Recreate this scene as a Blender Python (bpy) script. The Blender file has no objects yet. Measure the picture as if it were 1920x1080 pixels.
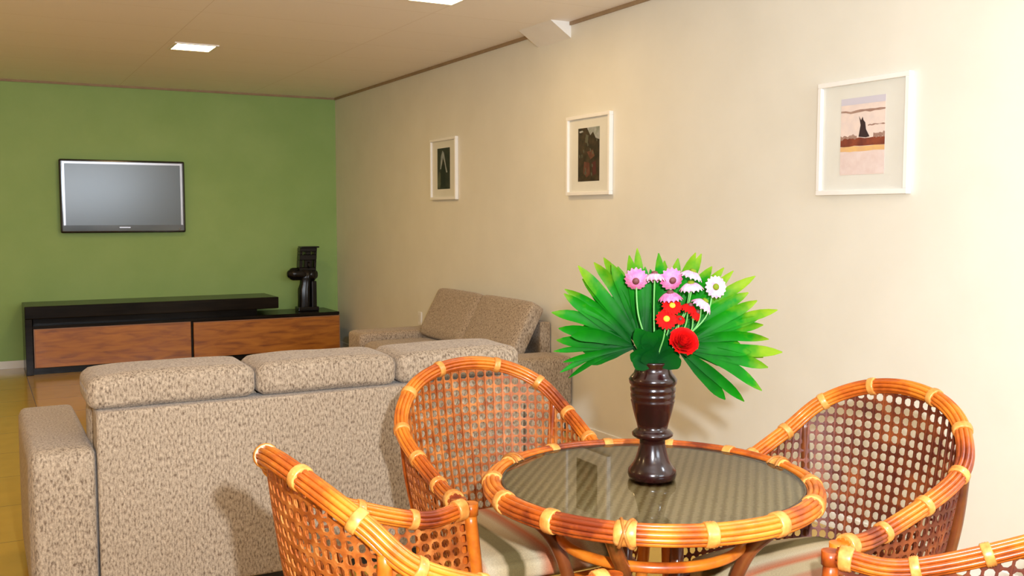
import bpy, bmesh, math, random
from math import sin, cos, pi, radians, hypot, atan2
from mathutils import Vector, Matrix, noise
random.seed(7)
C = bpy.context.scene.collection
sc = bpy.context.scene
YAW = radians(28.494)

# ------------------------------------------------------------------ materials
def srgb(r, g, b):
    f = lambda c: (c/255/12.92) if c/255 <= .04045 else ((c/255+.055)/1.055)**2.4
    return (f(r), f(g), f(b), 1)

def base_mat(name, col, rough=.5, metal=0., spec=.5, coat=0., coatr=.1):
    m = bpy.data.materials.new(name); m.use_nodes = True
    b = m.node_tree.nodes['Principled BSDF']
    b.inputs['Base Color'].default_value = col if len(col) == 4 else (*col, 1)
    b.inputs['Roughness'].default_value = rough
    b.inputs['Metallic'].default_value = metal
    b.inputs['Specular IOR Level'].default_value = spec
    b.inputs['Coat Weight'].default_value = coat
    b.inputs['Coat Roughness'].default_value = coatr
    return m, m.node_tree.nodes, m.node_tree.links, b

def noise_mat(name, stops, scale=(1, 1, 1), nscale=10, detail=4, rough=.5, bump=0., spec=.5, coat=0., distort=0., coord='Object', nrough=.55, bdist=.01):
    m, n, l, b = base_mat(name, stops[0][1], rough, 0, spec, coat)
    tc = n.new('ShaderNodeTexCoord'); mp = n.new('ShaderNodeMapping'); mp.inputs['Scale'].default_value = scale
    l.new(tc.outputs[coord], mp.inputs['Vector'])
    t = n.new('ShaderNodeTexNoise'); t.inputs['Scale'].default_value = nscale; t.inputs['Detail'].default_value = detail
    t.inputs['Roughness'].default_value = nrough; t.inputs['Distortion'].default_value = distort
    l.new(mp.outputs[0], t.inputs['Vector'])
    r = n.new('ShaderNodeValToRGB')
    while len(r.color_ramp.elements) > 1: r.color_ramp.elements.remove(r.color_ramp.elements[-1])
    r.color_ramp.elements[0].position = stops[0][0]; r.color_ramp.elements[0].color = (*stops[0][1][:3], 1)
    for p, c in stops[1:]:
        e = r.color_ramp.elements.new(p); e.color = (*c[:3], 1)
    l.new(t.outputs['Fac'], r.inputs[0]); l.new(r.outputs[0], b.inputs['Base Color'])
    if bump:
        bp = n.new('ShaderNodeBump'); bp.inputs['Strength'].default_value = bump; bp.inputs['Distance'].default_value = bdist
        l.new(t.outputs['Fac'], bp.inputs['Height']); l.new(bp.outputs[0], b.inputs['Normal'])
    return m

WALL = noise_mat('cream_paint', [(.3, (.735, .705, .61)), (.7, (.775, .745, .65))], nscale=3, rough=.6, bump=.03)
GREEN = noise_mat('green_paint', [(.3, (.26, .42, .12)), (.7, (.30, .46, .145))], nscale=2.5, rough=.6, bump=.03)
WHITE = noise_mat('white_gloss_paint', [(.3, (.84, .82, .78)), (.7, (.87, .85, .81))], nscale=8, rough=.35)
GAP_SHADE = noise_mat('tan_gap_shade', [(.3, (.30, .20, .11)), (.7, (.36, .25, .14))], nscale=8, rough=.6)  # shade of the thin wall-to-ceiling gap, put in as a dark tan colour

def ceiling_mat():
    m, n, l, b = base_mat('ceiling_boards', (.7, .6, .5), .55)
    tc = n.new('ShaderNodeTexCoord')
    br = n.new('ShaderNodeTexBrick'); br.offset = 0
    br.inputs['Scale'].default_value = 1; br.inputs['Brick Width'].default_value = 1.25; br.inputs['Row Height'].default_value = .625
    br.inputs['Mortar Size'].default_value = .003; br.inputs['Mortar Smooth'].default_value = 1
    br.inputs['Color1'].default_value = (.95, .91, .88, 1); br.inputs['Color2'].default_value = (.93, .89, .86, 1)
    br.inputs['Mortar'].default_value = (.70, .62, .54, 1)
    l.new(tc.outputs['Object'], br.inputs['Vector'])
    l.new(br.outputs['Color'], b.inputs['Base Color'])
    return m
CEIL = ceiling_mat()

def floor_mat():
    m, n, l, b = base_mat('floor_tiles', (.4, .25, .1), .16)
    tc = n.new('ShaderNodeTexCoord'); mp = n.new('ShaderNodeMapping')
    mp.inputs['Location'].default_value = (.25, .07, 0)
    l.new(tc.outputs['Object'], mp.inputs['Vector'])
    br = n.new('ShaderNodeTexBrick'); br.offset = 0
    br.inputs['Scale'].default_value = 1; br.inputs['Brick Width'].default_value = .6; br.inputs['Row Height'].default_value = .6
    br.inputs['Mortar Size'].default_value = .004; br.inputs['Mortar Smooth'].default_value = .3
    br.inputs['Color1'].default_value = (.62, .38, .07, 1); br.inputs['Color2'].default_value = (.58, .355, .06, 1)
    br.inputs['Mortar'].default_value = (.30, .19, .07, 1)
    l.new(mp.outputs[0], br.inputs['Vector'])
    t = n.new('ShaderNodeTexNoise'); t.inputs['Scale'].default_value = 6; l.new(mp.outputs[0], t.inputs['Vector'])
    mx = n.new('ShaderNodeMix'); mx.data_type = 'RGBA'; mx.blend_type = 'MULTIPLY'; mx.inputs[0].default_value = .25
    l.new(br.outputs['Color'], mx.inputs[6]); l.new(t.outputs['Fac'], mx.inputs[7])
    l.new(mx.outputs[2], b.inputs['Base Color'])
    return m
FLOOR = floor_mat()

def tweed_mat():
    m, n, l, b = base_mat('beige_tweed', (.5, .4, .3), .9, 0, .15)
    tc = n.new('ShaderNodeTexCoord')
    mp = n.new('ShaderNodeMapping'); mp.inputs['Scale'].default_value = (1, 1, .42); l.new(tc.outputs['Object'], mp.inputs['Vector'])
    t = n.new('ShaderNodeTexNoise'); t.inputs['Scale'].default_value = 150; t.inputs['Detail'].default_value = 4; l.new(mp.outputs[0], t.inputs['Vector'])
    r = n.new('ShaderNodeValToRGB'); e = r.color_ramp.elements
    e[0].position = .30; e[0].color = (.13, .085, .055, 1); e[1].position = .50; e[1].color = (.35, .27, .19, 1)
    x = e.new(.75); x.color = (.50, .39, .28, 1)
    l.new(t.outputs['Fac'], r.inputs[0])
    t2 = n.new('ShaderNodeTexNoise'); t2.inputs['Scale'].default_value = 230; l.new(tc.outputs['Object'], t2.inputs['Vector'])
    mx = n.new('ShaderNodeMix'); mx.data_type = 'RGBA'; mx.blend_type = 'OVERLAY'; mx.inputs[0].default_value = .5
    l.new(r.outputs[0], mx.inputs[6]); l.new(t2.outputs['Fac'], mx.inputs[7]); l.new(mx.outputs[2], b.inputs['Base Color'])
    bp = n.new('ShaderNodeBump'); bp.inputs['Strength'].default_value = .25; bp.inputs['Distance'].default_value = .004
    l.new(t2.outputs['Fac'], bp.inputs['Height']); l.new(bp.outputs[0], b.inputs['Normal'])
    b.inputs['Sheen Weight'].default_value = .15
    return m
TWEED = tweed_mat()

RATTAN = noise_mat('orange_rattan', [(.34, (.16, .022, .004)), (.46, (.40, .075, .006)), (.56, (.58, .15, .010)), (.70, (.68, .22, .02))], nscale=6, detail=5, rough=.34, coat=.15, spec=.4, bump=.1, nrough=.6)
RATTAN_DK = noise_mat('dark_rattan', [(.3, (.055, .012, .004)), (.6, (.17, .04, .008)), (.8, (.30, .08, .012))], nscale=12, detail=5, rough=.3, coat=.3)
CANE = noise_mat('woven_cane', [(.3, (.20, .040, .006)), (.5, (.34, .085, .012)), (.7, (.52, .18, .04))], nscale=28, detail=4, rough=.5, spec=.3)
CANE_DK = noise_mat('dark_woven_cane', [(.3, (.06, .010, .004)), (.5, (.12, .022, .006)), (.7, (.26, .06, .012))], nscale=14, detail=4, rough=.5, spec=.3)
WRAP = noise_mat('straw_binding', [(.3, (.50, .15, .02)), (.6, (.68, .29, .06)), (.8, (.76, .42, .14))], nscale=40, detail=3, rough=.38, coat=.2)
VASE = noise_mat('dark_turned_wood', [(.3, (.005, .001, .001)), (.6, (.016, .002, .0015)), (.8, (.034, .004, .003))], scale=(1, 1, .25), nscale=30, rough=.22, coat=.25, spec=.35, detail=5)
BLACKWOOD = noise_mat('black_wood', [(.3, (.006, .005, .004)), (.7, (.016, .012, .009))], scale=(.3, 3, 3), nscale=10, rough=.22, spec=.12)
CARVED = noise_mat('ebony', [(.3, (.003, .003, .003)), (.7, (.010, .008, .008))], nscale=20, rough=.25, spec=.3)

def stripe_mat():
    m, n, l, b = base_mat('striped_cushion_cloth', (.7, .6, .5), .85, 0, .2)
    tc = n.new('ShaderNodeTexCoord'); s = n.new('ShaderNodeSeparateXYZ'); l.new(tc.outputs['Object'], s.inputs[0])
    mr = n.new('ShaderNodeMapRange'); mr.inputs['From Min'].default_value = -.30; mr.inputs['From Max'].default_value = .30
    l.new(s.outputs['X'], mr.inputs['Value'])
    r = n.new('ShaderNodeValToRGB'); r.color_ramp.interpolation = 'LINEAR'
    cream = (.44, .34, .19, 1); pink = (.42, .20, .11, 1); ol = (.13, .095, .035, 1); lt = (.50, .41, .26, 1); sal = (.46, .14, .06, 1)
    seq = [(0, pink), (.08, cream), (.15, cream), (.17, ol), (.23, ol), (.25, cream), (.31, lt), (.35, pink), (.40, pink), (.43, cream), (.50, cream),
           (.53, sal), (.56, pink), (.60, lt), (.66, cream), (.68, ol), (.75, ol), (.77, cream), (.85, lt), (.88, sal), (.92, pink), (1, cream)]
    e = r.color_ramp.elements; e[0].position = 0; e[0].color = pink; e[1].position = 1; e[1].color = cream
    for p, c in seq[1:-1]:
        x = e.new(p); x.color = c
    l.new(mr.outputs[0], r.inputs[0])
    t = n.new('ShaderNodeTexNoise'); t.inputs['Scale'].default_value = 300; l.new(tc.outputs['Object'], t.inputs['Vector'])
    mx = n.new('ShaderNodeMix'); mx.data_type = 'RGBA'; mx.blend_type = 'OVERLAY'; mx.inputs[0].default_value = .3
    l.new(r.outputs[0], mx.inputs[6]); l.new(t.outputs['Fac'], mx.inputs[7]); l.new(mx.outputs[2], b.inputs['Base Color'])
    return m
STRIPE = stripe_mat()

def table_weave():
    m, n, l, b = base_mat('table_cane_weave', (.4, .3, .18), .55)
    tc = n.new('ShaderNodeTexCoord'); mp = n.new('ShaderNodeMapping'); mp.inputs['Rotation'].default_value = (0, 0, radians(42.8))
    l.new(tc.outputs['Object'], mp.inputs['Vector'])
    w = n.new('ShaderNodeTexWave'); w.wave_type = 'BANDS'; w.bands_direction = 'X'; w.inputs['Scale'].default_value = 13
    w.inputs['Distortion'].default_value = 1.6; w.inputs['Detail'].default_value = 2; w.inputs['Detail Scale'].default_value = 6
    l.new(mp.outputs[0], w.inputs['Vector'])
    w2 = n.new('ShaderNodeTexWave'); w2.wave_type = 'BANDS'; w2.bands_direction = 'Y'; w2.inputs['Scale'].default_value = 42
    w2.inputs['Distortion'].default_value = 2.5; l.new(mp.outputs[0], w2.inputs['Vector'])
    r = n.new('ShaderNodeValToRGB'); e = r.color_ramp.elements
    e[0].position = .0; e[0].color = (.40, .28, .11, 1); e[1].position = .8; e[1].color = (.66, .51, .27, 1)
    l.new(w.outputs['Fac'], r.inputs[0])
    mx = n.new('ShaderNodeMix'); mx.data_type = 'RGBA'; mx.blend_type = 'MULTIPLY'; mx.inputs[0].default_value = .45
    l.new(r.outputs[0], mx.inputs[6]); l.new(w2.outputs['Color'], mx.inputs[7]); l.new(mx.outputs[2], b.inputs['Base Color'])
    bp = n.new('ShaderNodeBump'); bp.inputs['Strength'].default_value = .5; bp.inputs['Distance'].default_value = .004
    l.new(w.outputs['Fac'], bp.inputs['Height']); l.new(bp.outputs[0], b.inputs['Normal'])
    return m
WEAVE = table_weave()

def glass_mat():
    m = bpy.data.materials.new('clear_table_glass'); m.use_nodes = True
    n = m.node_tree.nodes; l = m.node_tree.links; n.clear()
    o = n.new('ShaderNodeOutputMaterial'); mx = n.new('ShaderNodeMixShader'); tr = n.new('ShaderNodeBsdfTransparent'); g = n.new('ShaderNodeBsdfGlossy')
    tr.inputs['Color'].default_value = (.95, .98, .95, 1); g.inputs['Roughness'].default_value = .012
    f = n.new('ShaderNodeFresnel'); f.inputs['IOR'].default_value = 1.47
    l.new(f.outputs[0], mx.inputs[0]); l.new(tr.outputs[0], mx.inputs[1]); l.new(g.outputs[0], mx.inputs[2]); l.new(mx.outputs[0], o.inputs[0])
    return m
GLASS = glass_mat()
EDGE, *_ = base_mat('dark_glass_edge', (.012, .018, .012), .2)

def wood_mat():
    m, n, l, b = base_mat('brown_veneer', (.3, .12, .03), .35, coat=.15)
    tc = n.new('ShaderNodeTexCoord'); mp = n.new('ShaderNodeMapping'); mp.inputs['Scale'].default_value = (.8, 2, 5); l.new(tc.outputs['Object'], mp.inputs['Vector'])
    t = n.new('ShaderNodeTexNoise'); t.inputs['Scale'].default_value = 5; t.inputs['Detail'].default_value = 7; t.inputs['Distortion'].default_value = .6
    l.new(mp.outputs[0], t.inputs['Vector'])
    r = n.new('ShaderNodeValToRGB'); e = r.color_ramp.elements
    e[0].position = .3; e[0].color = (.20, .055, .006, 1); e[1].position = .7; e[1].color = (.46, .17, .018, 1)
    x = e.new(.5); x.color = (.37, .125, .012, 1)
    l.new(t.outputs['Fac'], r.inputs[0]); l.new(r.outputs[0], b.inputs['Base Color'])
    return m
WOOD = wood_mat()
WOODEDGE, *_ = base_mat('pale_door_edge', (.30, .14, .07), .4)
TVBLACK, *_ = base_mat('gloss_black_plastic', (.006, .006, .008), .12, coat=.6)
TVRIM, *_ = base_mat('silver_bezel_lip', (.30, .29, .31), .22, metal=.7)
def screen_mat():
    m, n, l, b = base_mat('switched_off_screen', (.04, .055, .07), .2, spec=.7)
    return m
SCREEN = screen_mat()
LEGMAT, *_ = base_mat('black_sofa_foot', (.01, .009, .008), .4)

def leaf_mat():
    m, n, l, b = base_mat('palm_green', (.01, .2, .01), .5, spec=.08)
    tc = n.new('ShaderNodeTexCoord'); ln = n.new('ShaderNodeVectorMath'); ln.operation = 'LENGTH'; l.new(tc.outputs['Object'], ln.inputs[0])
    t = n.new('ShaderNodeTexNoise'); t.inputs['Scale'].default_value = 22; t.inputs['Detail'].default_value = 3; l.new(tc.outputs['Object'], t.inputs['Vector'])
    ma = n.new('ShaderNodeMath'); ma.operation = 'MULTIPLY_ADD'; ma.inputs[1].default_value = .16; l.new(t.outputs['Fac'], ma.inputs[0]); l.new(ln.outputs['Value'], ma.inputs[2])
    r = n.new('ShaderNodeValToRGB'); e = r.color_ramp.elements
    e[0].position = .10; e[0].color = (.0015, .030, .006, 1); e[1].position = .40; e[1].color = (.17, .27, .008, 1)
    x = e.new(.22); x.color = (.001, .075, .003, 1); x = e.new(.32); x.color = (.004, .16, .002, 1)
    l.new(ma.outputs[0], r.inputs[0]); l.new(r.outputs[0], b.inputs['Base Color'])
    tl = n.new('ShaderNodeBsdfTranslucent'); l.new(r.outputs[0], tl.inputs['Color'])
    mx = n.new('ShaderNodeMixShader'); mx.inputs[0].default_value = .2; l.new(b.outputs[0], mx.inputs[1]); l.new(tl.outputs[0], mx.inputs[2])
    l.new(mx.outputs[0], n['Material Output'].inputs[0])
    return m
LEAF = leaf_mat()
STEM, *_ = base_mat('flower_stem_green', (.12, .34, .08), .5)
PINK = noise_mat('pink_petals', [(.35, (.60, .10, .24)), (.65, (.60, .20, .34))], nscale=60, rough=.8, spec=.1)
PALE = noise_mat('pale_pink_petals', [(.35, (.52, .22, .32)), (.65, (.56, .36, .44))], nscale=60, rough=.8, spec=.1)
RED = noise_mat('red_petals', [(.35, (.34, .002, .002)), (.65, (.50, .005, .003))], nscale=60, rough=.8, spec=.1)
ROSE = noise_mat('rose_red_petals', [(.35, (.50, .001, .001)), (.65, (.66, .003, .002))], nscale=40, rough=.7, spec=.15)
YELLOW, *_ = base_mat('yellow_flower_centre', (.85, .45, .02), .7)
DARKC, *_ = base_mat('dark_flower_centre', (.10, .02, .02), .7)
GREENC, *_ = base_mat('green_flower_centre', (.13, .17, .01), .8, spec=.1)

def lamp_mat():
    m = bpy.data.materials.new('lit_diffuser'); m.use_nodes = True
    b = m.node_tree.nodes['Principled BSDF']; b.inputs['Base Color'].default_value = (.9, .85, .7, 1)
    b.inputs['Emission Color'].default_value = (1, .80, .45, 1); b.inputs['Emission Strength'].default_value = LAMP_E
    return m
LAMP_E = 14.0
LAMP = lamp_mat()

# ------------------------------------------------------------------ mesh helpers
def obj(name, bm, mats, parent=None, smooth=False, loc=None):
    me = bpy.data.meshes.new(name)
    bmesh.ops.recalc_face_normals(bm, faces=bm.faces)
    bm.to_mesh(me); bm.free()
    if not isinstance(mats, (list, tuple)): mats = [mats]
    for m in mats: me.materials.append(m)
    if smooth:
        for p in me.polygons: p.use_smooth = True
    o = bpy.data.objects.new(name, me); C.objects.link(o)
    if parent: o.parent = parent
    if loc: o.location = loc
    return o

def thing(name, label, cat, loc=(0, 0, 0), rz=0, group=None):
    o = bpy.data.objects.new(name, None); C.objects.link(o); o.empty_display_size = .1
    o.location = loc; o.rotation_euler = (0, 0, rz); o['label'] = label; o['category'] = cat
    if group: o['group'] = group
    return o

def struct(name, bm, m, **k):
    o = obj(name, bm, m, **k); o['kind'] = 'structure'; return o

def box(bm, x0, x1, y0, y1, z0, z1, bevel=0, seg=2, mi=0, M=None):
    b2 = bmesh.new()
    bmesh.ops.create_cube(b2, size=1)
    for v in b2.verts:
        v.co = Vector(((x0+x1)/2+v.co.x*(x1-x0), (y0+y1)/2+v.co.y*(y1-y0), (z0+z1)/2+v.co.z*(z1-z0)))
    if bevel: bmesh.ops.bevel(b2, geom=b2.edges[:], offset=bevel, segments=seg, profile=.6, affect='EDGES')
    merge(bm, b2, M, mi)

def merge(bm, b2, M=None, mi=0):
    mp = {}
    for v in b2.verts: mp[v] = bm.verts.new(M @ v.co if M else v.co)
    for f in b2.faces:
        g = bm.faces.new([mp[v] for v in f.verts]); g.material_index = mi; g.smooth = f.smooth
    b2.free()

def cushion(bm, x0, x1, y0, y1, z0, z1, r=.05, puff=.02, M=None, cuts=10):
    """soft box: subdivided, rounded corners, puffed faces"""
    b2 = bmesh.new(); bmesh.ops.create_cube(b2, size=2)
    bmesh.ops.subdivide_edges(b2, edges=b2.edges[:], cuts=cuts, use_grid_fill=True)
    h = Vector(((x1-x0)/2, (y1-y0)/2, (z1-z0)/2)); c = Vector(((x0+x1)/2, (y0+y1)/2, (z0+z1)/2))
    r = min(r, min(h)*.95)
    for v in b2.verts:
        u = v.co.copy()
        # concentrate samples near the edges
        w = Vector([math.copysign(abs(a)**.75, a) if abs(a) > 1e-6 else 0 for a in u])
        p = Vector((w.x*h.x, w.y*h.y, w.z*h.z))
        q = Vector([max(-h[i]+r, min(h[i]-r, p[i])) for i in range(3)])
        d = p-q
        if d.length > 1e-9: p = q+d.normalized()*r
        f = [(1-w[i]**4) for i in range(3)]
        for i in range(3):
            j, k = (i+1) % 3, (i+2) % 3
            if abs(u[i]) > .999: p[i] += math.copysign(puff*max(f[j], 0)*max(f[k], 0), u[i])
        v.co = c+p
    for f in b2.faces: f.smooth = True
    merge(bm, b2, M)

def frames(pts, closed=False):
    n = len(pts); T = []
    for i in range(n):
        a = pts[(i-1) % n] if (closed or i > 0) else pts[i]; b = pts[(i+1) % n] if (closed or i < n-1) else pts[i]
        T.append((b-a).normalized())
    N = []
    up = Vector((0, 0, 1)) if abs(T[0].z) < .9 else Vector((1, 0, 0))
    nn = (up-T[0]*up.dot(T[0])).normalized()
    for t in T:
        if closed:
            up = Vector((0, 0, 1)); nn = (up-t*up.dot(t)).normalized()
        else:
            nn = (nn-t*nn.dot(t)).normalized()
        N.append(nn)
    return T, N

def sweep(bm, pts, r, segs=12, closed=False, lobes=0, depth=.12, cap=True, rfun=None):
    pts = [Vector(p) for p in pts]; T, N = frames(pts, closed)
    rings = []
    if lobes: segs = lobes*4
    for i, p in enumerate(pts):
        B = T[i].cross(N[i]); rr = r*(rfun(i/(len(pts)-1)) if rfun else 1)
        ring = []
        for k in range(segs):
            a = 2*pi*k/segs
            q = rr*(1-depth+depth*abs(cos(a*lobes/2))*1.0) if lobes else rr
            ring.append(bm.verts.new(p+(N[i]*cos(a)+B*sin(a))*q))
        rings.append(ring)
    m = len(rings)
    for i in range(m if closed else m-1):
        A, D = rings[i], rings[(i+1) % m]
        for k in range(segs):
            f = bm.faces.new((A[k], A[(k+1) % segs], D[(k+1) % segs], D[k])); f.smooth = True
    if cap and not closed:
        bm.faces.new(rings[0][::-1]); bm.faces.new(rings[-1])

def bundle(bm, pts, R_, r, n=9, closed=False, turns=0.):
    pts = [Vector(p) for p in pts]; T, N = frames(pts, closed); m = len(pts)
    for k in range(n):
        path = []
        for i, p in enumerate(pts):
            a = 2*pi*k/n+turns*2*pi*i/m; path.append(p+(N[i]*cos(a)+T[i].cross(N[i])*sin(a))*R_)
        sweep(bm, path, r, 7, closed)
    sweep(bm, pts, R_, 10, closed)

def catmull(P, n=10, closed=False):
    P = [Vector(p) for p in P]; out = []
    K = [P[-1]]+P+[P[0], P[1]] if closed else [2*P[0]-P[1]]+P+[2*P[-1]-P[-2]]
    for i in range(1, len(K)-2):
        a, b, c, d = K[i-1:i+3]
        for j in range(n):
            t = j/n
            out.append(.5*((2*b)+(c-a)*t+(2*a-5*b+4*c-d)*t*t+(3*b-3*c+d-a)*t**3))
    if not closed: out.append(P[-1])
    return out

def arclen(pts):
    s = [0]
    for a, b in zip(pts, pts[1:]): s.append(s[-1]+(b-a).length)
    return s

def at_len(pts, s, x):
    x = max(0, min(s[-1], x))
    for i in range(len(s)-1):
        if s[i+1] >= x:
            return pts[i].lerp(pts[i+1], (x-s[i])/max(1e-9, s[i+1]-s[i]))
    return pts[-1]

def lathe(bm, prof, segs=48, closed_ends=True):
    rings = []
    for r, z in prof:
        rings.append([bm.verts.new((r*cos(2*pi*k/segs), r*sin(2*pi*k/segs), z)) for k in range(segs)] if r > 1e-6 else [bm.verts.new((0, 0, z))])
    for A, B in zip(rings, rings[1:]):
        for k in range(segs):
            k2 = (k+1) % segs
            if len(A) == 1 and len(B) == 1: continue
            vs = (A[0], B[k], B[k2]) if len(A) == 1 else ((A[k], B[0], A[k2]) if len(B) == 1 else (A[k], B[k], B[k2], A[k2]))
            f = bm.faces.new(vs); f.smooth = True

# ------------------------------------------------------------------ room shell
XR, YB, XL, YF, HC = 3.387, 10.16, -4.2, -3.0, 2.645
def slab(name, m, *a):
    bm = bmesh.new(); box(bm, *a); return struct(name, bm, m)
slab('floor', FLOOR, XL-.1, XR+.1, YF-.1, YB+.1, -.1, 0)
slab('ceiling', CEIL, XL-.1, XR+.1, YF-.1, YB+.1, HC, HC+.1)
slab('wall_right', WALL, XR, XR+.1, YF, YB, 0, HC)
slab('wall_back', GREEN, XL, XR, YB, YB+.1, 0, HC)
slab('wall_left', WALL, XL-.1, XL, YF, YB, 0, HC)
# wall behind the photographer, with a window opening
bm = bmesh.new()
WX0, WX1, WZ0, WZ1 = 1.3, 3.2, 1.55, 2.5
box(bm, XL, WX0, YF-.1, YF, 0, HC); box(bm, WX1, XR, YF-.1, YF, 0, HC)
box(bm, WX0, WX1, YF-.1, YF, 0, WZ0); box(bm, WX0, WX1, YF-.1, YF, WZ1, HC)
struct('wall_front', bm, WALL)
bm = bmesh.new()
for a in ((WX0, WX0+.05, WZ0, WZ1), (WX1-.05, WX1, WZ0, WZ1), (WX0+.05, WX1-.05, WZ0, WZ0+.05), (WX0+.05, WX1-.05, WZ1-.05, WZ1), (2.23, 2.27, WZ0+.05, WZ1-.05)):
    box(bm, a[0], a[1], YF-.08, YF-.02, a[2], a[3])
struct('window_1', bm, WHITE)
slab('baseboard_back', WHITE, XL, XR-.015, YB-.014, YB, 0, .07)
slab('baseboard_right', WHITE, XR-.014, XR, YF, YB, 0, .07)
slab('shadow_gap_1', GAP_SHADE, XR-.012, XR, YF, 5.45, HC-.022, HC)  # strips painted in where the shadow gap runs under the ceiling
slab('shadow_gap_2', GAP_SHADE, XR-.012, XR, 5.87, YB, HC-.022, HC)
slab('shadow_gap_3', GAP_SHADE, XL, XR-.012, YB-.012, YB, HC-.020, HC)
# sloping beam end where the wall meets the ceiling
bm = bmesh.new()
a = [bm.verts.new(p) for p in ((3.235, 5.45, HC), (XR, 5.45, HC), (XR, 5.45, 2.545))]
b = [bm.verts.new(p) for p in ((3.235, 5.87, HC), (XR, 5.87, HC), (XR, 5.87, 2.545))]
bm.faces.new(a); bm.faces.new(b[::-1])
for i in range(3): bm.faces.new((a[i], a[(i+1) % 3], b[(i+1) % 3], b[i]))
struct('trim_4', bm, WHITE)

# ------------------------------------------------------------------ ceiling downlights
def downlight(x, y, label, power):
    t = thing('ceiling_light', label, 'light', (x, y, HC), 0, 'square recessed ceiling lights')
    s = .135
    bm = bmesh.new()
    for a in ((-s-.02, s+.02, -s-.02, -s), (-s-.02, s+.02, s, s+.02), (-s-.02, -s, -s, s), (s, s+.02, -s, s)):
        box(bm, *a, -.008, 0)
    obj('frame', bm, WHITE, t)
    bm = bmesh.new(); box(bm, -s, s, -s, s, -.005, -.001)
    obj('diffuser', bm, LAMP, t)
    l = bpy.data.lights.new('downlight_glow', 'AREA'); l.shape = 'SQUARE'; l.size = .26; l.energy = power; l.color = (1, .64, .26)
    o = bpy.data.objects.new('downlight_glow', l); C.objects.link(o); o.location = (x, y, HC-.012)
downlight(1.45, 7.57, 'small bright square recessed ceiling light nearer the green wall', 17)
downlight(2.35, 5.18, 'large bright square recessed ceiling light cut by the top edge', 9)

# ------------------------------------------------------------------ framed pictures
def flat_poly(bm, pts, x, mi):
    f = bm.faces.new([bm.verts.new((x, y, z)) for y, z in pts]); f.material_index = mi
def colm(name, c, c2=None, ns=25, sc3=(1, 1, 1)):
    return noise_mat(name, [(.35, c), (.65, c2 or c)], nscale=ns, rough=.5, scale=sc3)
MAT_BOARD = colm('mat_board', (.70, .69, .62), (.73, .72, .65), 6)
def picture(y, z, label, print_fn, mats):
    """local: x out of the wall is -x, y runs away from the camera"""
    t = thing('framed_picture', label, 'picture', (XR, y, z), 0, 'white framed pictures on the right wall')
    bm = bmesh.new(); s = .25; w = .022; d = -.028
    box(bm, d, 0, -s, s, -s, -s+w, .002, 1); box(bm, d, 0, -s, s, s-w, s, .002, 1)
    box(bm, d, 0, -s, -s+w, -s+w, s-w, .002, 1); box(bm, d, 0, s-w, s, -s+w, s-w, .002, 1)
    obj('frame', bm, WHITE, t)
    bm = bmesh.new(); box(bm, -.012, -.002, -s+w, s-w, -s+w, s-w); obj('mat_board', bm, MAT_BOARD, t)
    bm = bmesh.new(); box(bm, -.0135, -.0125, -.121, .121, -.163, .169)
    print_fn(bm); obj('print', bm, mats, t)
    return t
rr = random.Random(3)
def pr1(bm):   # pale veiled shape on a dark ground
    x = -.0139
    flat_poly(bm, [(.02, .15), (-.01, .13), (-.05, .02), (-.075, -.03), (-.05, -.03), (-.02, .05), (.01, .09), (.03, .04), (.05, .0), (.07, .0), (.05, .1)], x, 1)
    flat_poly(bm, [(.09, -.02), (.06, -.03), (.055, -.12), (.07, -.155), (.11, -.155), (.11, -.06)], x, 2)
    flat_poly(bm, [(.02, .04), (-.03, .0), (-.04, -.14), (.05, -.15), (.045, -.02)], x-.0003, 3)
picture(7.385, 1.79, 'smallest looking white framed picture, nearest the green wall, with narrow dark print', pr1,
        [colm('dark_print', (.012, .016, .014), (.03, .035, .03)), colm('pale_veil', (.35, .37, .38), (.2, .24, .25)), colm('dull_grey_green', (.10, .12, .08), (.06, .05, .03)), colm('night_blue', (.006, .010, .012))])
def pr2(bm):   # dark wood with a pale patch of sky and reddish figures
    x = -.0139
    flat_poly(bm, [(-.121, .169), (.02, .169), (-.02, .12), (-.05, .14), (-.08, .10), (-.121, .09)], x, 1)
    flat_poly(bm, [(.11, .15), (.07, .155), (.06, .145), (.1, .14)], x, 1)
    flat_poly(bm, [(.03, .13), (.0, .12), (.01, .07), (.04, .08)], x, 4)
    flat_poly(bm, [(.02, .02), (-.05, .03), (-.07, -.01), (-.02, -.03)], x, 2)
    flat_poly(bm, [(.05, -.04), (-.01, -.05), (-.02, -.12), (.02, -.14), (.06, -.11)], x, 2)
    flat_poly(bm, [(-.04, -.05), (-.08, -.04), (-.09, -.12), (-.05, -.13)], x, 3)
    for i in range(14):
        a, b = rr.uniform(-.1, .1), rr.uniform(-.12, .14)
        flat_poly(bm, [(a, b), (a+.012, b+.003), (a+.008, b-.02), (a-.004, b-.015)], x-.0002, 4)
picture(5.215, 1.79, 'middle white framed picture with a dark brown woodland print', pr2,
        [colm('wood_dark', (.010, .007, .004), (.05, .03, .015)), colm('print_sky', (.38, .38, .38), (.22, .25, .2)), colm('print_red_brown', (.13, .05, .03), (.08, .02, .015)), colm('print_maroon', (.07, .01, .012)), colm('print_mid_green', (.09, .09, .06))])
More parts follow.
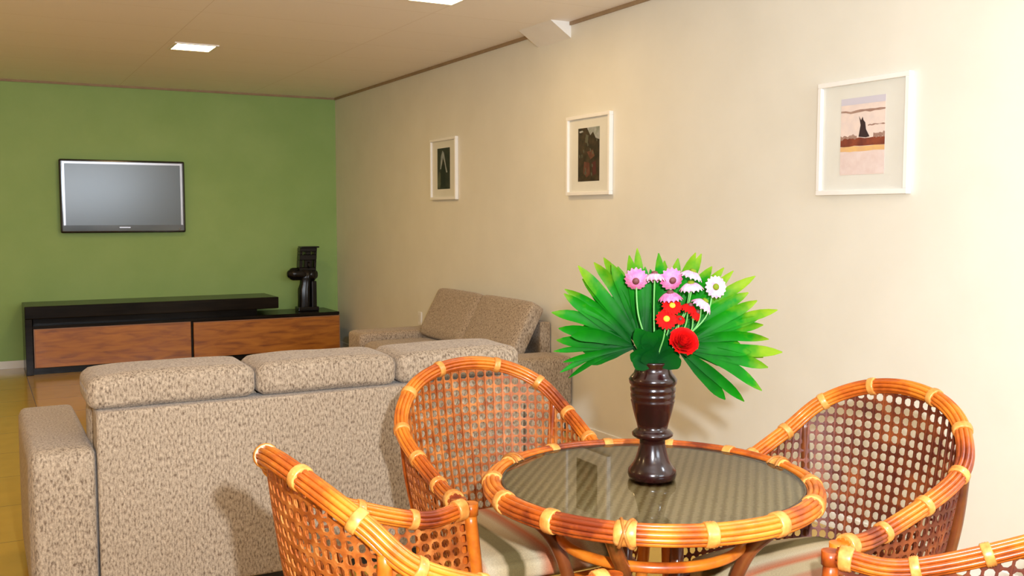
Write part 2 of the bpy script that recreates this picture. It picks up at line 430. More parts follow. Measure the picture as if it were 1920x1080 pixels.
def pr3(bm):   # low sun over wet sand, dark figure standing on the shore
    x = -.0139
    def band(z0, z1, mi, dx=0, wav=.004, y0=-.121, y1=.121):
        n = 9; up = [(y0+(y1-y0)*i/n, z1+rr.uniform(-wav, wav)) for i in range(n+1)]; dn = [(y0+(y1-y0)*i/n, z0+rr.uniform(-wav, wav)) for i in range(n+1)]
        for i in range(n): flat_poly(bm, [up[i], up[i+1], dn[i+1], dn[i]], x-dx, mi)
    band(.14, .169, 1, 0, 0); band(.105, .113, 2, .0002); band(.045, .05, 2, .0002, .002, -.121, -.03)
    band(-.04, -.005, 3, .0002, .003); band(-.006, .008, 2, .0003, .006, .03, .121); band(-.006, .012, 2, .0003, .006, -.121, -.06)
    band(-.062, -.04, 4, .0002, .002); band(-.16, -.062, 5, .0001, .001)
    flat_poly(bm, [(.02, .09), (.01, .05), (.02, .0), (-.02, -.005), (-.04, -.002), (-.02, .03), (-.015, .06), (-.005, .07), (.0, .085), (.008, .07)], x-.0005, 6)
picture(3.05, 1.755, 'nearest white framed picture on the right, beach print with dark standing figure', pr3,
        [colm('print_cloud', (.80, .66, .58), (.72, .60, .55)), colm('print_lilac', (.58, .55, .62)), colm('print_grey_brown', (.30, .17, .13), (.42, .28, .22)), colm('print_rust', (.25, .055, .025), (.15, .03, .02)), colm('print_gold', (.78, .50, .18), (.7, .42, .2)), colm('print_wet_sand', (.70, .56, .52), (.76, .64, .60)), colm('print_black', (.03, .015, .02))])

# wall socket
t = thing('wall_socket', 'small cream wall socket above the far sofa arm', 'socket', (XR, 7.91, .515))
bm = bmesh.new(); box(bm, -.012, 0, -.036, .036, -.058, .058, .004, 2); obj('plate', bm, WHITE, t)
bm = bmesh.new(); box(bm, -.015, -.0125, -.016, .016, -.028, .028, .002, 1); obj('outlet', bm, MAT_BOARD, t)

# ------------------------------------------------------------------ television
t = thing('television', 'black flat television with a grey switched-off screen on the green wall', 'television', (1.258, YB, 1.59))
bm = bmesh.new(); box(bm, -.562, .562, -.085, -.03, -.345, .345, .018, 3); obj('casing', bm, TVBLACK, t)
bm = bmesh.new(); box(bm, -.2, .2, -.0295, -.002, -.15, .15); obj('wall_bracket', bm, LEGMAT, t)
bm = bmesh.new()
X0, X1, Z0, Z1 = -.535, .535, -.272, .322; w = .018
box(bm, X0, X1, -.089, -.0855, Z1-w, Z1); box(bm, X0, X0+w, -.089, -.0855, Z0, Z1-w); box(bm, X1-w, X1, -.089, -.0855, Z0, Z1-w)
obj('bezel', bm, TVRIM, t)
bm = bmesh.new(); box(bm, X0+w, X1-w, -.088, -.0855, Z0, Z1-w); obj('screen', bm, SCREEN, t)
bm = bmesh.new(); box(bm, -.05, .05, -.0885, -.0855, -.300, -.288, .001, 1); obj('maker_badge', bm, TVRIM, t)
bm = bmesh.new(); lathe(bm, [(0, 0), (.008, 0), (.008, .004), (0, .004)], 16)
o = obj('power_light', bm, TVRIM, t); o.location = (.505, -.0855, -.312); o.rotation_euler = (radians(90), 0, 0)

# ------------------------------------------------------------------ media cabinet
t = thing('media_cabinet', 'long low brown and black television cabinet against the green wall', 'cabinet', (1.79, 9.87, 0))
bm = bmesh.new()
box(bm, -1.38, 1.43, -.25, .25, .06, .405, .003, 1); box(bm, -1.38, 1.43, -.262, .25, .406, .436, .003, 1)
obj('body', bm, BLACKWOOD, t)
bm = bmesh.new(); box(bm, -1.40, 1.41, -.22, .24, 0, .06); obj('plinth', bm, BLACKWOOD, t)
bm = bmesh.new(); box(bm, -1.44, -1.381, -.28, .26, 0, .50, .003, 1); obj('side_panel', bm, BLACKWOOD, t)
bm = bmesh.new(); box(bm, -1.44, .805, -.28, .26, .501, .612, .006, 2)
box(bm, -1.37, .62, -.16, .2, .4365, .5)
obj('raised_shelf', bm, BLACKWOOD, t)
for x0, x1, z1 in ((-1.365, -.035, .410), (-.010, 1.42, .402)):
    bm = bmesh.new(); box(bm, x0, x1, -.278, -.2505, .065, z1-.008, .002, 1)
    d = obj('door', bm, WOOD, t); d['label'] = 'brown grained wooden door'
    bm = bmesh.new()
    box(bm, x0, x1, -.279, -.252, z1-.0078, z1); box(bm, x0-.008 if x0 < -1 else x1, x0 if x0 < -1 else x1+.008, -.279, -.252, .065, z1)
    obj('door_edge', bm, WOODEDGE, d)

# ------------------------------------------------------------------ carved figure
t = thing('carved_figure', 'black carved wooden figure standing on the right end of the cabinet', 'sculpture', (2.965, 9.85, .436))
bm = bmesh.new()
# head: pierced block
hx0, hx1, hz0, hz1 = -.098, .078, .41, .645
def pierced(bm, x0, x1, z0, z1, y0, y1, rows):
    """block with rectangular piercings: rows = [(z0,z1,[(x0,x1),...])] """
    zs = z0
    for (a, b, holes) in rows:
        box(bm, x0, x1, y0, y1, zs, a)
        xs = x0
        for (p, q) in holes:
            box(bm, xs, p, y0, y1, a, b); xs = q
        box(bm, xs, x1, y0, y1, a, b); zs = b
    box(bm, x0, x1, y0, y1, zs, z1)
pierced(bm, hx0, hx1, hz0, hz1, -.05, .05, [(.445, .52, [(-.066, -.046), (.034, .052)]), (.575, .605, [(-.068, -.038), (.018, .048)])])
bmesh.ops.bevel(bm, geom=bm.edges[:], offset=.004, segments=1, affect='EDGES')
for v in bm.verts: v.co.x += (v.co.z-.41)*.06
obj('head', bm, CARVED, t)
bm = bmesh.new()
box(bm, -.09, .095, -.065, .065, .645, .660, .004, 2, M=Matrix.Translation((.016, 0, 0)))
obj('headpiece', bm, CARVED, t)
bm = bmesh.new(); sweep(bm, [(0, -.048, .50), (0, -.062, .46), (0, -.05, .445)], .012, 8); obj('nose', bm, CARVED, t)
bm = bmesh.new()
cushion(bm, -.20, .0, -.05, .05, .325, .435, .05, .01, cuts=6); cushion(bm, -.02, .098, -.055, .055, .31, .43, .05, .01, cuts=6)
obj('shoulders', bm, CARVED, t)
bm = bmesh.new()
sweep(bm, [(-.01, 0, .42), (-.015, 0, .33), (-.02, 0, .27), (-.03, 0, .22), (-.03, 0, .12), (-.035, 0, .05), (-.03, 0, .01)], .07, 14, lobes=5, depth=.25,
      rfun=lambda s: 1.15-.45*sin(min(1, s*2)*pi)*.7 if s < .5 else 1.0)
obj('torso', bm, CARVED, t)
bm = bmesh.new(); box(bm, .035, .088, -.035, .035, .02, .305, .01, 2); box(bm, -.005, .04, -.02, .02, .06, .17, .01, 2); obj('staff', bm, CARVED, t)
bm = bmesh.new(); box(bm, -.115, .10, -.07, .07, 0, .045, .01, 2); obj('base', bm, CARVED, t)

# ------------------------------------------------------------------ sofas
def sofa(label, loc, rz, arm, n, seat, depth, arm_h, back_h, top_h, lean, lowback):
    """local: faces +y, x from 0, y=0 is the back"""
    t = thing('sofa', label, 'sofa', loc, rz, 'beige tweed sofas')
    W = 2*arm+n*seat
    bm = bmesh.new(); box(bm, arm+.002, W-arm-.002, .02, depth-.05, .06, .28, .01, 2); obj('frame', bm, TWEED, t)
    bm = bmesh.new(); box(bm, arm+.002, W-arm-.002, 0, lowback, .06, back_h, .014, 3); obj('backrest', bm, TWEED, t)
    for x in (0, W-arm):
        bm = bmesh.new(); cushion(bm, x, x+arm, 0, depth, .06, arm_h, .028, .006, cuts=14); obj('armrest', bm, TWEED, t)
    for i in range(n):
        x = arm+i*seat
        bm = bmesh.new(); cushion(bm, x+.006, x+seat-.006, lowback+.02, depth-.02, .281, .44, .045, .015); obj('seat_cushion', bm, TWEED, t)
        bm = bmesh.new()
        if lean:
            cushion(bm, x+.004, x+seat-.004, -.058, .058, .02, .42, .03, .008,
                    M=Matrix.Translation((0, .283, .445)) @ Matrix.Rotation(lean, 4, 'X'))
        else:
            # box cushion resting over the frame's top edge
            dx = .004 if i else -.02
            b2 = bmesh.new(); cushion(b2, x+dx, x+seat-.004, .030, .34, back_h+.001, top_h, .036, .004, cuts=16)
            for v in b2.verts:
                u = (v.co.x-(x+seat/2))/(seat/2); v.co.z += .005*noise.noise(Vector((v.co.x*5, v.co.y*5, i)))-(.008*abs(u)**4 if v.co.z > top_h-.05 else 0)
            merge(bm, b2)
            cushion(bm, x+.012, x+seat-.012, lowback+.015, .33, .445, top_h-.05, .05, .02)
        obj('back_cushion', bm, TWEED, t)
    for x in (.06, W-.06):
        for y in (.06, depth-.06):
            bm = bmesh.new(); box(bm, x-.03, x+.03, y-.03, y+.03, 0, .06, .004, 1); obj('foot', bm, LEGMAT, t)
    bm = bmesh.new(); box(bm, arm, W-arm, .03, depth-.07, .02, .059); obj('kickboard', bm, LEGMAT, t)
    return t
sofa('long beige tweed sofa seen from behind in the foreground, three cushions', (.130, 3.649, 0), 0, .212, 3, .567, .95, .612, .735, .862, 0, .13)
sofa('smaller beige tweed sofa against the right wall with tilted cushions', (XR-.005, 5.40, 0), radians(90), .28, 2, .77, .80, .50, .70, .83, radians(28), .08)

# ------------------------------------------------------------------ rattan chairs
HP = [(.303, .239, .655), (.285, .085, .655), (.295, -.184, .753), (.240, -.288, .848), (.135, -.347, .906)]
RIM = catmull(HP+[(0, -.366, .926)]+[(-x, y, z) for x, y, z in HP[::-1]], 12)
BP = [(.255, .235), (.252, .08), (.232, -.12), (.165, -.225), (.09, -.250)]
BOT = catmull([(x, y, .34) for x, y in BP]+[(0, -.258, .34)]+[(-x, y, .34) for x, y in BP[::-1]], 12)
NR = len(RIM)

def make_chair(loc, rz, label, group='rattan tub chairs around the glass table'):
    t = thing('rattan_armchair', label, 'chair', loc, rz, group)
    bm = bmesh.new(); bundle(bm, RIM, .0165, .0062, 9); obj('rim', bm, RATTAN, t)
    s = arclen(RIM); L = s[-1]
    for f in (.012, .095, .18, .265, .35, .44, .56, .65, .735, .82, .905, .988):
        big = f in (.012, .988)
        w = .030 if big else .021
        q = [at_len(RIM, s, f*L+w*(k/8-.5)) for k in range(9)]
        bm = bmesh.new(); sweep(bm, q, .0255 if not big else .028, 16, rfun=lambda u: 1+.05*abs(sin(u*pi*4))-.06*abs(2*u-1)**3); obj('cane_binding', bm, WRAP, t)
    # open octagonal cane webbing
    cell = .028; zb = .34
    sb = arclen(BOT); N = 56
    def surf(u, z):
        r = at_len(RIM, s, u*L); b = at_len(BOT, sb, u*sb[-1]); f = (z-zb)/(r.z-zb); f = min(1, f)
        p = b.lerp(r, f); e = sin(f*pi)*.012
        c = Vector((0, -.05, p.z)); d = (p-c); d.z = 0
        if d.length > 1e-6: p = p+d.normalized()*e
        return p
    bm = bmesh.new(); cache = {}
    def V(u, z):
        k = (round(u, 5), round(z, 5))
        if k not in cache: cache[k] = bm.verts.new(surf(u, z))
        return cache[k]
    ha = .385
    for i in range(N):
        u0 = i/N; du = 1/N; uc = u0+du/2
        rz_ = at_len(RIM, s, uc*L).z
        j = 0
        while zb+j*cell < rz_-.004:
            z0 = zb+j*cell; dz = cell
            if z0+dz > rz_: dz = max(.002, rz_-z0)
            zc = z0+dz/2; j += 1
            hx, hz = du*ha, dz*ha; k = .42
            oc = [(uc+hx, zc-hz*k), (uc+hx, zc+hz*k), (uc+hx*k, zc+hz), (uc-hx*k, zc+hz), (uc-hx, zc+hz*k), (uc-hx, zc-hz*k), (uc-hx*k, zc-hz), (uc+hx*k, zc-hz)]
            o = [V(*p) for p in oc]
            c00, c10, c11, c01 = V(u0, z0), V(u0+du, z0), V(u0+du, z0+dz), V(u0, z0+dz)
            for f in ((c10, c11, o[1], o[0]), (c11, c01, o[3], o[2]), (c01, c00, o[5], o[4]), (c00, c10, o[7], o[6]),
                      (c11, o[2], o[1]), (c01, o[4], o[3]), (c00, o[6], o[5]), (c10, o[0], o[7])):
                try: bm.faces.new(f)
                except ValueError: pass
    for i in range(2, N-1):          # upright strands lying on the inside
        u = i/N; top = at_len(RIM, s, u*L).z
        if top < .70: continue
        prev = None
        for k in range(9):
            z = .45+(top-.45)*k/8; q = surf(u, z); d = Vector((0, -.02, q.z))-q; d.z = 0; d = d.normalized(); q = q+d*.0048; sd = d.cross(Vector((0, 0, 1)))*.0024
            cur = (bm.verts.new(q-sd), bm.verts.new(q+sd))
            if prev: bm.faces.new((prev[0], prev[1], cur[1], cur[0]))
            prev = cur
    sh = obj('cane_back', bm, CANE, t)
    so = sh.modifiers.new('thick', 'SOLIDIFY'); so.thickness = .003; so.offset = 0
    # seat
    fr = [(.26, .245, .395), (.255, .08, .395), (.238, -.12, .395), (.165, -.235, .395), (0, -.262, .395)]
    fr = catmull(fr+[(-x, y, z) for x, y, z in fr[:-1][::-1]]+[(-.14, .262, .395), (0, .268, .395), (.14, .262, .395)], 6, closed=True)
    bm = bmesh.new(); sweep(bm, fr, .016, 12, closed=True, lobes=0)
    ap = [p+Vector((0, 0, -.05)) for p in fr]; sweep(bm, ap, .010, 10, closed=True)
    obj('seat_frame', bm, RATTAN, t)
    bm = bmesh.new()
    cushion(bm, -.232, .232, -.225, .245, .400, .475, .03, .012, cuts=14)
    for v in bm.verts:
        if v.co.y < .1: v.co.x *= 1-.30*((.1-v.co.y)/.33)**1.6
    obj('seat_cushion', bm, STRIPE, t)
    # legs
    for sx in (-1, 1):
        bm = bmesh.new(); sweep(bm, catmull([(sx*.300, .250, .640), (sx*.288, .262, .48), (sx*.272, .266, .30), (sx*.272, .272, 0)], 6), .0175, 12)
        sweep(bm, [(sx*.301, .252, .636), (sx*.301, .252, .668)], .021, 14)
        obj('front_leg', bm, RATTAN, t)
        bm = bmesh.new(); sweep(bm, catmull([(sx*.272, -.258, .80), (sx*.256, -.252, .62), (sx*.226, -.232, .42), (sx*.218, -.236, .2), (sx*.228, -.262, 0)], 6), .0145, 12)
        obj('rear_leg', bm, RATTAN, t)
    bm = bmesh.new()
    for a, b in (((-.272, .268, .2), (.272, .268, .2)), ((-.218, -.236, .2), (.218, -.236, .2)), ((.272, .268, .2), (.218, -.236, .2)), ((-.272, .268, .2), (-.218, -.236, .2))):
        sweep(bm, [a, b], .010, 10)
    obj('stretcher', bm, RATTAN_DK, t)
    return t

def copy_thing(src, loc, rz, label):
    r = src.copy(); C.objects.link(r); r.location = loc; r.rotation_euler = (0, 0, rz); r['label'] = label
    for ch in src.children:
        c = ch.copy(); C.objects.link(c); c.parent = r
        for g in ch.children:
            d = g.copy(); C.objects.link(d); d.parent = c
    return r
chA = make_chair((1.411, 2.570, 0), radians(178.2), 'rattan tub chair between the long sofa and the table, facing the camera')
bpy.context.view_layer.update()
for x, y, a, lab in ((1.956, 1.903, 92.5, 'rattan tub chair nearest the right wall, right of the table'),
                     (.880, 1.959, -86.2, 'rattan tub chair left of the table, seen from behind before the sofa'),
                     (1.590, 1.174, 39.7, 'rattan tub chair in the lower right corner, mostly cut off')):
    c = copy_thing(chA, (x, y, 0), radians(a), lab)
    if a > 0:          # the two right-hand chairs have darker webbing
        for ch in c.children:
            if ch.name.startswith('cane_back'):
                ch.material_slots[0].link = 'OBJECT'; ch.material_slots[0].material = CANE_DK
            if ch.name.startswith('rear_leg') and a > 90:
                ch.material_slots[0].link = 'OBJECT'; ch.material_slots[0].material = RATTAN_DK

# ------------------------------------------------------------------ table
TX, TY = 1.515, 2.037
t = thing('round_table', 'round glass topped rattan table holding the dark vase', 'table', (TX, TY, 0))
def circ(r, z, n=96, a0=0, a1=2*pi, ends=False):
    return [Vector((r*cos(a0+(a1-a0)*k/(n if not ends else n-1)), r*sin(a0+(a1-a0)*k/(n if not ends else n-1)), z)) for k in range(n)]
bm = bmesh.new(); bundle(bm, circ(.410, .722, 120), .0195, .0068, 10, True); obj('rim', bm, RATTAN, t)
a0 = atan2(1.729-TY, 1.218-TX)
for k in range(14):
    a = a0+2*pi*k/14; big = k in (0, 5, 10); w = .048 if big else .028
    q = circ(.410, .722, 9, a-w/.82, a+w/.82, True)
    bm = bmesh.new(); sweep(bm, q, .0285, 18, rfun=lambda u: 1+.05*abs(sin(u*pi*(6 if big else 4)))-.05*abs(2*u-1)**3)
    if big:
        for sgn in (-1, 1):
            for off in (0, .5):
                p = []
                for j in range(17):
                    u = j/16; th = sgn*(u-.5)*pi*1.5+.4; aa = a+(u-.5)*w*2.1
                    rad = Vector((cos(aa), sin(aa), 0)); p.append(rad*.410+Vector((0, 0, .722))+(rad*cos(th)+Vector((0, 0, 1))*sin(th))*.031)
                sweep(bm, p, .004, 6)
    obj('cane_binding', bm, WRAP, t)
bm = bmesh.new(); lathe(bm, [(0, .720), (.386, .720), (.386, .730), (0, .730)], 96); obj('woven_top', bm, WEAVE, t)
bm = bmesh.new(); bmesh.ops.create_circle(bm, cap_ends=True, radius=.382, segments=128)
for v in bm.verts: v.co.z = .7375
o = obj('glass_top', bm, GLASS, t)
if o.data.polygons[0].normal.z < 0: o.data.flip_normals()
bm = bmesh.new(); lathe(bm, [(.3822, .731), (.3822, .7378), (.3870, .7378), (.3890, .735), (.3890, .731), (.3822, .731)], 128); obj('glass_edge', bm, EDGE, t)
def cam_dir(a):      # angle measured from the viewing side of the table
    a = radians(a)-YAW; return Vector((cos(a), sin(a), 0))
for a in (178, -20, -112, 62):
    d = cam_dir(a)
    bm = bmesh.new(); sweep(bm, catmull([d*.375+Vector((0, 0, .705)), d*.315+Vector((0, 0, .64)), d*.245+Vector((0, 0, .56)), d*.205+Vector((0, 0, .42)), d*.212+Vector((0, 0, .2)), d*.25], 8), .0175, 12)
    obj('leg', bm, RATTAN_DK, t)
for a in (-45, 130):
    d = cam_dir(a)
    bm = bmesh.new(); sweep(bm, [d*.085+Vector((0, 0, .719)), d*.085+Vector((0, 0, .08))], .017, 12); obj('centre_post', bm, RATTAN_DK, t)
bm = bmesh.new(); sweep(bm, circ(.233, .585, 72), .0135, closed=True); obj('hoop', bm, RATTAN, t)
bm = bmesh.new(); sweep(bm, circ(.100, .30, 48), .012, closed=True)
for a in (178, -20, -112, 62): sweep(bm, [cam_dir(a)*.10+Vector((0, 0, .30)), cam_dir(a)*.215+Vector((0, 0, .30))], .010, 10)
obj('centre_brace', bm, RATTAN_DK, t)
bm = bmesh.new(); sweep(bm, circ(.205, .13, 72), .012, closed=True)
for a in (-45, 130): sweep(bm, [cam_dir(a)*.08+Vector((0, 0, .13)), cam_dir(a)*.205+Vector((0, 0, .13))], .010, 10)
obj('foot_ring', bm, RATTAN_DK, t)

# ------------------------------------------------------------------ vase
VX, VY, VZ = 1.518, 2.036, .738
t = thing('vase', 'dark turned wooden vase in the middle of the glass table', 'vase', (VX, VY, VZ))
prof = [(0, 0), (.054, 0), (.060, .004), (.063, .014), (.061, .026), (.052, .036), (.044, .050), (.038, .070), (.033, .092), (.0325, .104),
        (.044, .108), (.052, .114), (.053, .120), (.046, .127), (.038, .131), (.041, .145), (.047, .165), (.052, .185), (.055, .200), (.0565, .205), (.0545, .208),
        (.057, .214), (.0575, .222), (.0555, .225), (.058, .230), (.0585, .238), (.055, .243), (.0605, .250), (.062, .260), (.057, .268), (.050, .276), (.046, .286), (.046, .296),
        (.049, .303), (.0485, .307), (.043, .307), (.040, .295), (.040, .20), (0, .19)]
bm = bmesh.new(); lathe(bm, prof, 64); obj('body', bm, VASE, t)

# ------------------------------------------------------------------ palm leaves, built in the fan's own frame (s sideways, d towards the front, z up)
R = Vector((cos(YAW), -sin(YAW), 0)); FRT = Vector((-sin(YAW), -cos(YAW), 0)); UP = Vector((0, 0, 1))
def L3(s, d, z): return R*s+FRT*d+UP*z
HUB = .075      # height of the fan's heart above the vase mouth's lower lip
BASE = Vector((VX, VY, VZ+.295))
def blade(bm, tip, d0, d1, w, root=(0, 0), seed=0):
    s1, z1 = tip; s0, z0 = root; n = 12
    rnd = random.Random(seed); sag = rnd.uniform(.0, .022)*(1 if abs(s1) > .1 else .2)
    dirv = Vector((s1-s0, z1-z0)); L = dirv.length; dirv /= L; nrm = Vector((-dirv.y, dirv.x))
    tw = rnd.uniform(-.5, .5)
    prev = None
    for i in range(n+1):
        u = i/n
        c = Vector((s0, z0))+dirv*L*u; c.y += sag*sin(u*pi)*1.0-sag*.3*u*u
        d = d0+(d1-d0)*u**1.4
        ww = w*(.3+.7*min(1, u/.45))*(1 if u < .72 else max(.10, 1-.9*((u-.72)/.28)**2.2))
        fold = ww*.35
        ca, sa = cos(tw*u), sin(tw*u)
        a = L3(c.x-nrm.x*ww*ca, d-ww*sa+fold, c.y-nrm.y*ww*ca); m = L3(c.x, d, c.y); b = L3(c.x+nrm.x*ww*ca, d+ww*sa+fold, c.y+nrm.y*ww*ca)
        cur = [bm.verts.new(a), bm.verts.new(m), bm.verts.new(b)]
        if prev:
            for k in (0, 1):
                f = bm.faces.new((prev[k], prev[k+1], cur[k+1], cur[k])); f.smooth = True
        prev = cur
def px(u, v):   # measured tip positions as metres sideways of and above the vase mouth
    return ((u-1228)*.001385, (683-v)*.00140)
LEFT = [(1040, 580), (1052, 610), (1050, 637), (1044, 657), (1060, 672), (1055, 690), (1072, 704), (1062, 548), (1090, 570), (1075, 622)]
ULEFT = [(1090, 498), (1098, 522), (1120, 488), (1140, 480), (1152, 492), (1183, 478), (1200, 466), (1065, 540), (1110, 540), (1165, 500), (1215, 500), (1228, 520)]
URIGHT = [(1240, 474), (1256, 490), (1275, 484), (1310, 470), (1322, 474), (1346, 498), (1362, 500), (1378, 506), (1418, 514), (1405, 545), (1340, 520), (1225, 505), (1238, 512)]
RIGHT = [(1420, 560), (1465, 578), (1438, 606), (1445, 630), (1472, 658), (1442, 668), (1440, 682), (1430, 722), (1398, 746), (1366, 746), (1400, 585), (1432, 592), (1410, 655)]
fans = [(LEFT, -.02, 'green palm leaf fanning out to the left of the vase'), (ULEFT, -.05, 'green palm leaf fanning up to the left behind the pink flowers'),
        (URIGHT, -.05, 'green palm leaf fanning up to the right behind the pale flowers'), (RIGHT, -.02, 'green palm leaf fanning out and drooping to the right of the vase')]
for fi, (tips, dep, lab) in enumerate(fans):
    t = thing('palm_leaf', lab, 'leaf', BASE, 0, 'palm leaves in the vase')
    cs = sum(px(*p)[0] for p in tips)/len(tips)
    hub = (cs*.22, .048)
    bm = bmesh.new(); rnd = random.Random(fi+10)
    for i, p in enumerate(tips):
        s1, z1 = px(*p)
        blade(bm, (s1, z1-.004), dep*.4+rnd.uniform(-.006, .006), dep+rnd.uniform(-.035, .035), (.008 if fi == 0 and p[1] > 650 else rnd.uniform(.0125, .0165)), hub, i*7+fi)
    # shorter inner blades that fill the heart of the fan
    for i in range(7):
        p = tips[(i*3) % len(tips)]; q = tips[(i*3+1) % len(tips)]; s1, z1 = px((p[0]+q[0])/2, (p[1]+q[1])/2)
        blade(bm, (hub[0]+(s1-hub[0])*.66, hub[1]+(z1-hub[1])*.66), dep*.4, dep-.02, .022, hub, i*13+fi)
    if fi == 2:
        for i, (u, v) in enumerate(((1214, 560), (1228, 535), (1242, 560), (1226, 590))): blade(bm, px(u, v), dep*.4, dep+.01, .021, (0, .02), i+90)
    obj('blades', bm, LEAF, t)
    bm = bmesh.new(); sweep(bm, catmull([L3(cs*.05, 0, -.08), L3(cs*.10, dep*.1, 0), L3(hub[0], dep*.4, hub[1])], 5), .005, 8); obj('leaf_stalk', bm, LEAF, t)
# broad leaves over the vase mouth
t = thing('palm_leaf', 'short broad dark green leaf covering the mouth of the vase', 'leaf', BASE, 0, 'palm leaves in the vase')
bm = bmesh.new()
for i, (u, v) in enumerate([(1196, 640), (1210, 615), (1232, 610), (1250, 625), (1180, 655), (1268, 650), (1205, 655), (1190, 610), (1272, 666), (1184, 668)]):
    blade(bm, px(u, v), .034, .055+.004*(i % 3), .022, (0, .008), i+50)
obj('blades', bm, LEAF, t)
bm = bmesh.new(); sweep(bm, [L3(0, .005, -.08), L3(0, .018, .006)], .005, 8); obj('leaf_stalk', bm, LEAF, t)

# ------------------------------------------------------------------ flowers
def petal(bm, M, r0, r1, w, lift, curl):
    n = 5; prev = None
    for i in range(n+1):
        u = i/n; r = r0+(r1-r0)*u; ww = w*(.35+.65*sin(min(1, u/.7)*pi/2))*(1 if u < .75 else max(.25, 1-((u-.75)/.25)**2*.75))
        z = lift*u-curl*u*u
        cur = [bm.verts.new(M @ Vector((r, -ww, z+.001))), bm.verts.new(M @ Vector((r, 0, z))), bm.verts.new(M @ Vector((r, ww, z+.001)))]
        if prev:
            for k in (0, 1):
                f = bm.faces.new((prev[k], prev[k+1], cur[k+1], cur[k])); f.smooth = True
        prev = cur
def face(dirv):
    z = dirv.normalized(); x = UP.cross(z)
    x = x.normalized() if x.length > 1e-3 else Vector((1, 0, 0)); y = z.cross(x)
    return Matrix((x, y, z)).transposed().to_4x4()
def daisy(u, v, d, rad, fdir, pm, cm, name, label, cat, group, lift=.004, curl=.008, layers=2, bend=0):
    s, z = px(u, v); P = L3(s, d, z); t = thing(name, label, cat, BASE, 0, group)
    M = Matrix.Translation(P) @ face(L3(*fdir)); bm = bmesh.new()
    for ly in range(layers):
        n = 16
        for k in range(n):
            petal(bm, M @ Matrix.Rotation(2*pi*(k+ly*.5)/n, 4, 'Z'), rad*.15, rad*(1-.12*ly), rad*.17, lift+.003*ly, curl)
    obj('petals', bm, pm, t)
    bm = bmesh.new(); b2 = bmesh.new(); lathe(b2, [(0, -.004), (rad*.25, -.002), (rad*.30, .003), (rad*.2, .007), (0, .008)], 16); merge(bm, b2, M); obj('flower_centre', bm, cm, t)
    nrm = L3(*fdir).normalized()
    bm = bmesh.new(); root = L3(s*.12, .01, -.05)
    sweep(bm, catmull([root, L3(s*.35+bend, .02+d*.2, z*.22), L3(s*.85+bend, d*.75, z*.62), P-nrm*.014-UP*.004, P-nrm*.002], 6), .0020, 7); obj('flower_stem', bm, STEM, t)
    return t
PG = 'pink daisies in the vase'; RG = 'red daisies in the vase'
daisy(1190, 525, .05, .030, (-.15, .9, -.25), PINK, DARKC, 'pink_daisy', 'pink daisy furthest left in the vase with a dark centre', 'flower', PG, -.002, .016)
daisy(1224, 513, .045, .030, (.0, -.15, 1), PALE, DARKC, 'pink_daisy', 'pale pink daisy seen edge-on at the top left of the bunch', 'flower', PG, .0, .020)
daisy(1256, 524, .050, .030, (.1, .9, -.2), PINK, DARKC, 'pink_daisy', 'pink daisy with a dark centre above the other pink one in the middle', 'flower', PG, .0, .014)
daisy(1250, 546, .068, .031, (-.1, .12, 1), PINK, DARKC, 'pink_daisy', 'lower middle pink daisy just above the red daisies', 'flower', PG, -.002, .016)
daisy(1293, 509, .045, .031, (.3, .05, .9), PALE, GREENC, 'pink_daisy', 'highest pale pink daisy right of the middle', 'flower', PG, .0, .018)
daisy(1288, 529, .062, .031, (-.1, .1, .9), PALE, GREENC, 'pink_daisy', 'pale pink daisy tucked under the highest one', 'flower', PG, .0, .018)
daisy(1334, 536, .050, .029, (.25, .95, .15), PALE, GREENC, 'pink_daisy', 'pale pink daisy furthest right facing forward with a green centre', 'flower', PG, .004, .004)
daisy(1313, 561, .065, .030, (.55, .1, .8), PALE, GREENC, 'pink_daisy', 'pale pink daisy drooping to the right above the red ones', 'flower', PG, .0, .020)
daisy(1253, 568, .075, .026, (.1, .8, .6), RED, YELLOW, 'red_daisy', 'upper red daisy with a yellow centre under the pink daisies', 'flower', RG)
daisy(1242, 591, .085, .027, (-.05, .9, .4), RED, YELLOW, 'red_daisy', 'lower red daisy with a bright yellow centre left of the rose', 'flower', RG)
daisy(1286, 568, .07, .022, (.3, .35, .9), RED, DARKC, 'red_daisy', 'small red daisy seen from the side under the pale flowers', 'flower', RG, 0, .014)
daisy(1299, 580, .07, .019, (.6, .45, .6), RED, DARKC, 'red_daisy', 'small red daisy furthest right, turned away', 'flower', RG, 0, .014)
daisy(1268, 593, .07, .014, (.1, .8, .6), RED, DARKC, 'red_daisy', 'tiny half open red daisy just above the rose', 'flower', RG)
# rose
t = thing('rose', 'large full red rose low in the bunch above the vase mouth', 'flower', BASE)
s, z = px(1273, 631); P = L3(s, .085, z); M = Matrix.Translation(P) @ face(L3(.15, .8, .55)); bm = bmesh.new(); rnd = random.Random(5)
for ly in range(7):
    n = 3+ly//2+1; rad = .004+.0040*ly; H = .036-.0012*ly
    for k in range(n):
        a0 = 2*pi*k/n+ly*.9; span = 2*pi/n*.72; cols = 7; rows = 6; g = []
        for i in range(rows+1):
            v = i/rows; row = []
            for j in range(cols+1):
                q = j/cols*2-1; a = a0+q*span
                rr_ = rad*(.45+.75*v**.6-.35*v**3*(1-ly/8))+.0045*ly/6*v**3*(1.2+.6*q*q); zz = -.018+.012*(1-ly/6)+H*v*(1-.16*q*q)-.005*(ly/6)*v**3
                row.append(bm.verts.new(M @ Vector((rr_*cos(a), rr_*sin(a), zz+.001*rnd.random()))))
            g.append(row)
        for i in range(rows):
            for j in range(cols):
                f = bm.faces.new((g[i][j], g[i][j+1], g[i+1][j+1], g[i+1][j])); f.smooth = True
obj('petals', bm, ROSE, t)
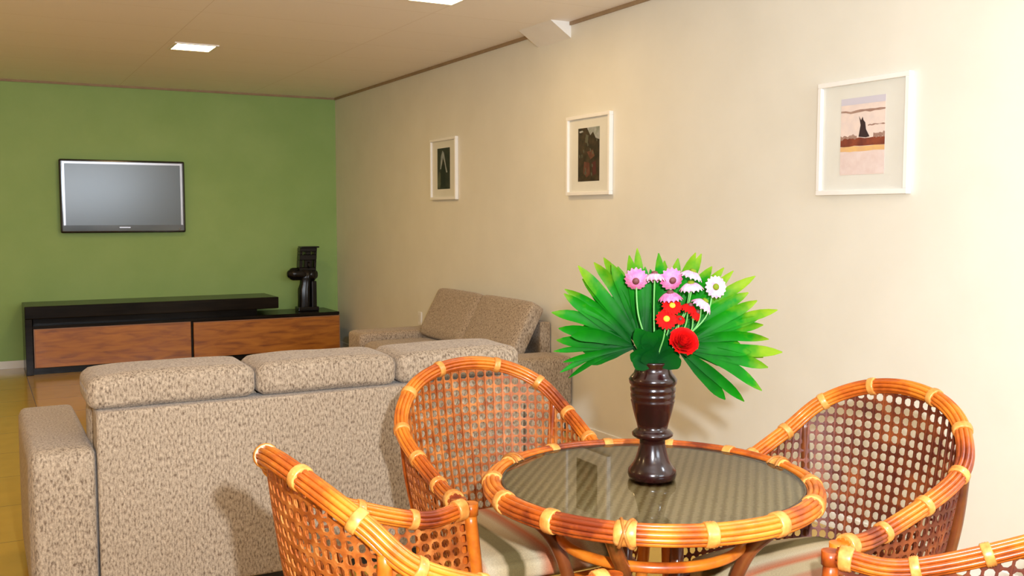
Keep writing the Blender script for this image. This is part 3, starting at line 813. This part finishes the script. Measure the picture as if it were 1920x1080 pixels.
bm = bmesh.new(); sweep(bm, catmull([L3(.003, .012, -.05), L3(s*.2, .022, .015), P-L3(.15, .8, .55).normalized()*.018], 6), .003, 8); obj('flower_stem', bm, STEM, t)

# ------------------------------------------------------------------ lights
def area(name, loc, target, size, power, col, sy=None):
    l = bpy.data.lights.new(name, 'AREA'); l.size = size; l.energy = power; l.color = col
    if sy: l.shape = 'RECTANGLE'; l.size_y = sy
    o = bpy.data.objects.new(name, l); C.objects.link(o); o.location = loc
    o.rotation_euler = (Vector(target)-Vector(loc)).to_track_quat('-Z', 'Y').to_euler(); return o
area('camera_flash', (.19, -.02, 1.60), (3.0, 2.6, 1.25), .05, 145, (.84, .91, 1))
area('window_daylight', (2.25, YF+.03, 2.02), (2.15, 3, 2.9), 1.8, 90, (.80, .90, 1), .84)
area('entrance_light', (2.85, .45, HC-.02), (2.85, .5, 0), .3, 30, (.74, .87, 1))
for x, y, p in ((.4, -.9, 8),):
    l = bpy.data.lights.new('downlight_glow', 'AREA'); l.shape = 'SQUARE'; l.size = .26; l.energy = p; l.color = (1, .74, .42)
    o = bpy.data.objects.new('downlight_glow', l); C.objects.link(o); o.location = (x, y, HC-.012)

for x, y, z, p, c in ((-1.5, 2.6, 2.1, 30, (1, .72, .38)), (-1.8, 5.4, 2.0, 24, (1, .68, .30)), (-1.6, 7.8, 2.1, 5, (1, .68, .30)), (.9, -1.2, 2.2, 24, (.90, .95, 1))):   # unseen fill lights added to brighten the ceiling
    l = bpy.data.lights.new('ceiling_fill', 'POINT'); l.shadow_soft_size = .12; l.energy = p; l.color = c
    o = bpy.data.objects.new('ceiling_fill', l); C.objects.link(o); o.location = (x, y, z)

w = bpy.data.worlds.new('world'); sc.world = w; w.use_nodes = True
w.node_tree.nodes['Background'].inputs[0].default_value = (.8, .88, 1, 1); w.node_tree.nodes['Background'].inputs[1].default_value = 1.0

# ------------------------------------------------------------------ camera
cd = bpy.data.cameras.new('camera'); cam = bpy.data.objects.new('camera', cd); C.objects.link(cam)
cd.sensor_width = 36; cd.lens = 1850/1920*36; cam.location = (0, 0, 1.42)
cam.rotation_euler = (radians(90-4.266), 0, -YAW); sc.camera = cam
sc.view_settings.view_transform = 'Standard'; sc.view_settings.look = 'None'
sc.view_settings.gamma = 1; sc.view_settings.use_curve_mapping = False
sc.view_settings.exposure = .1
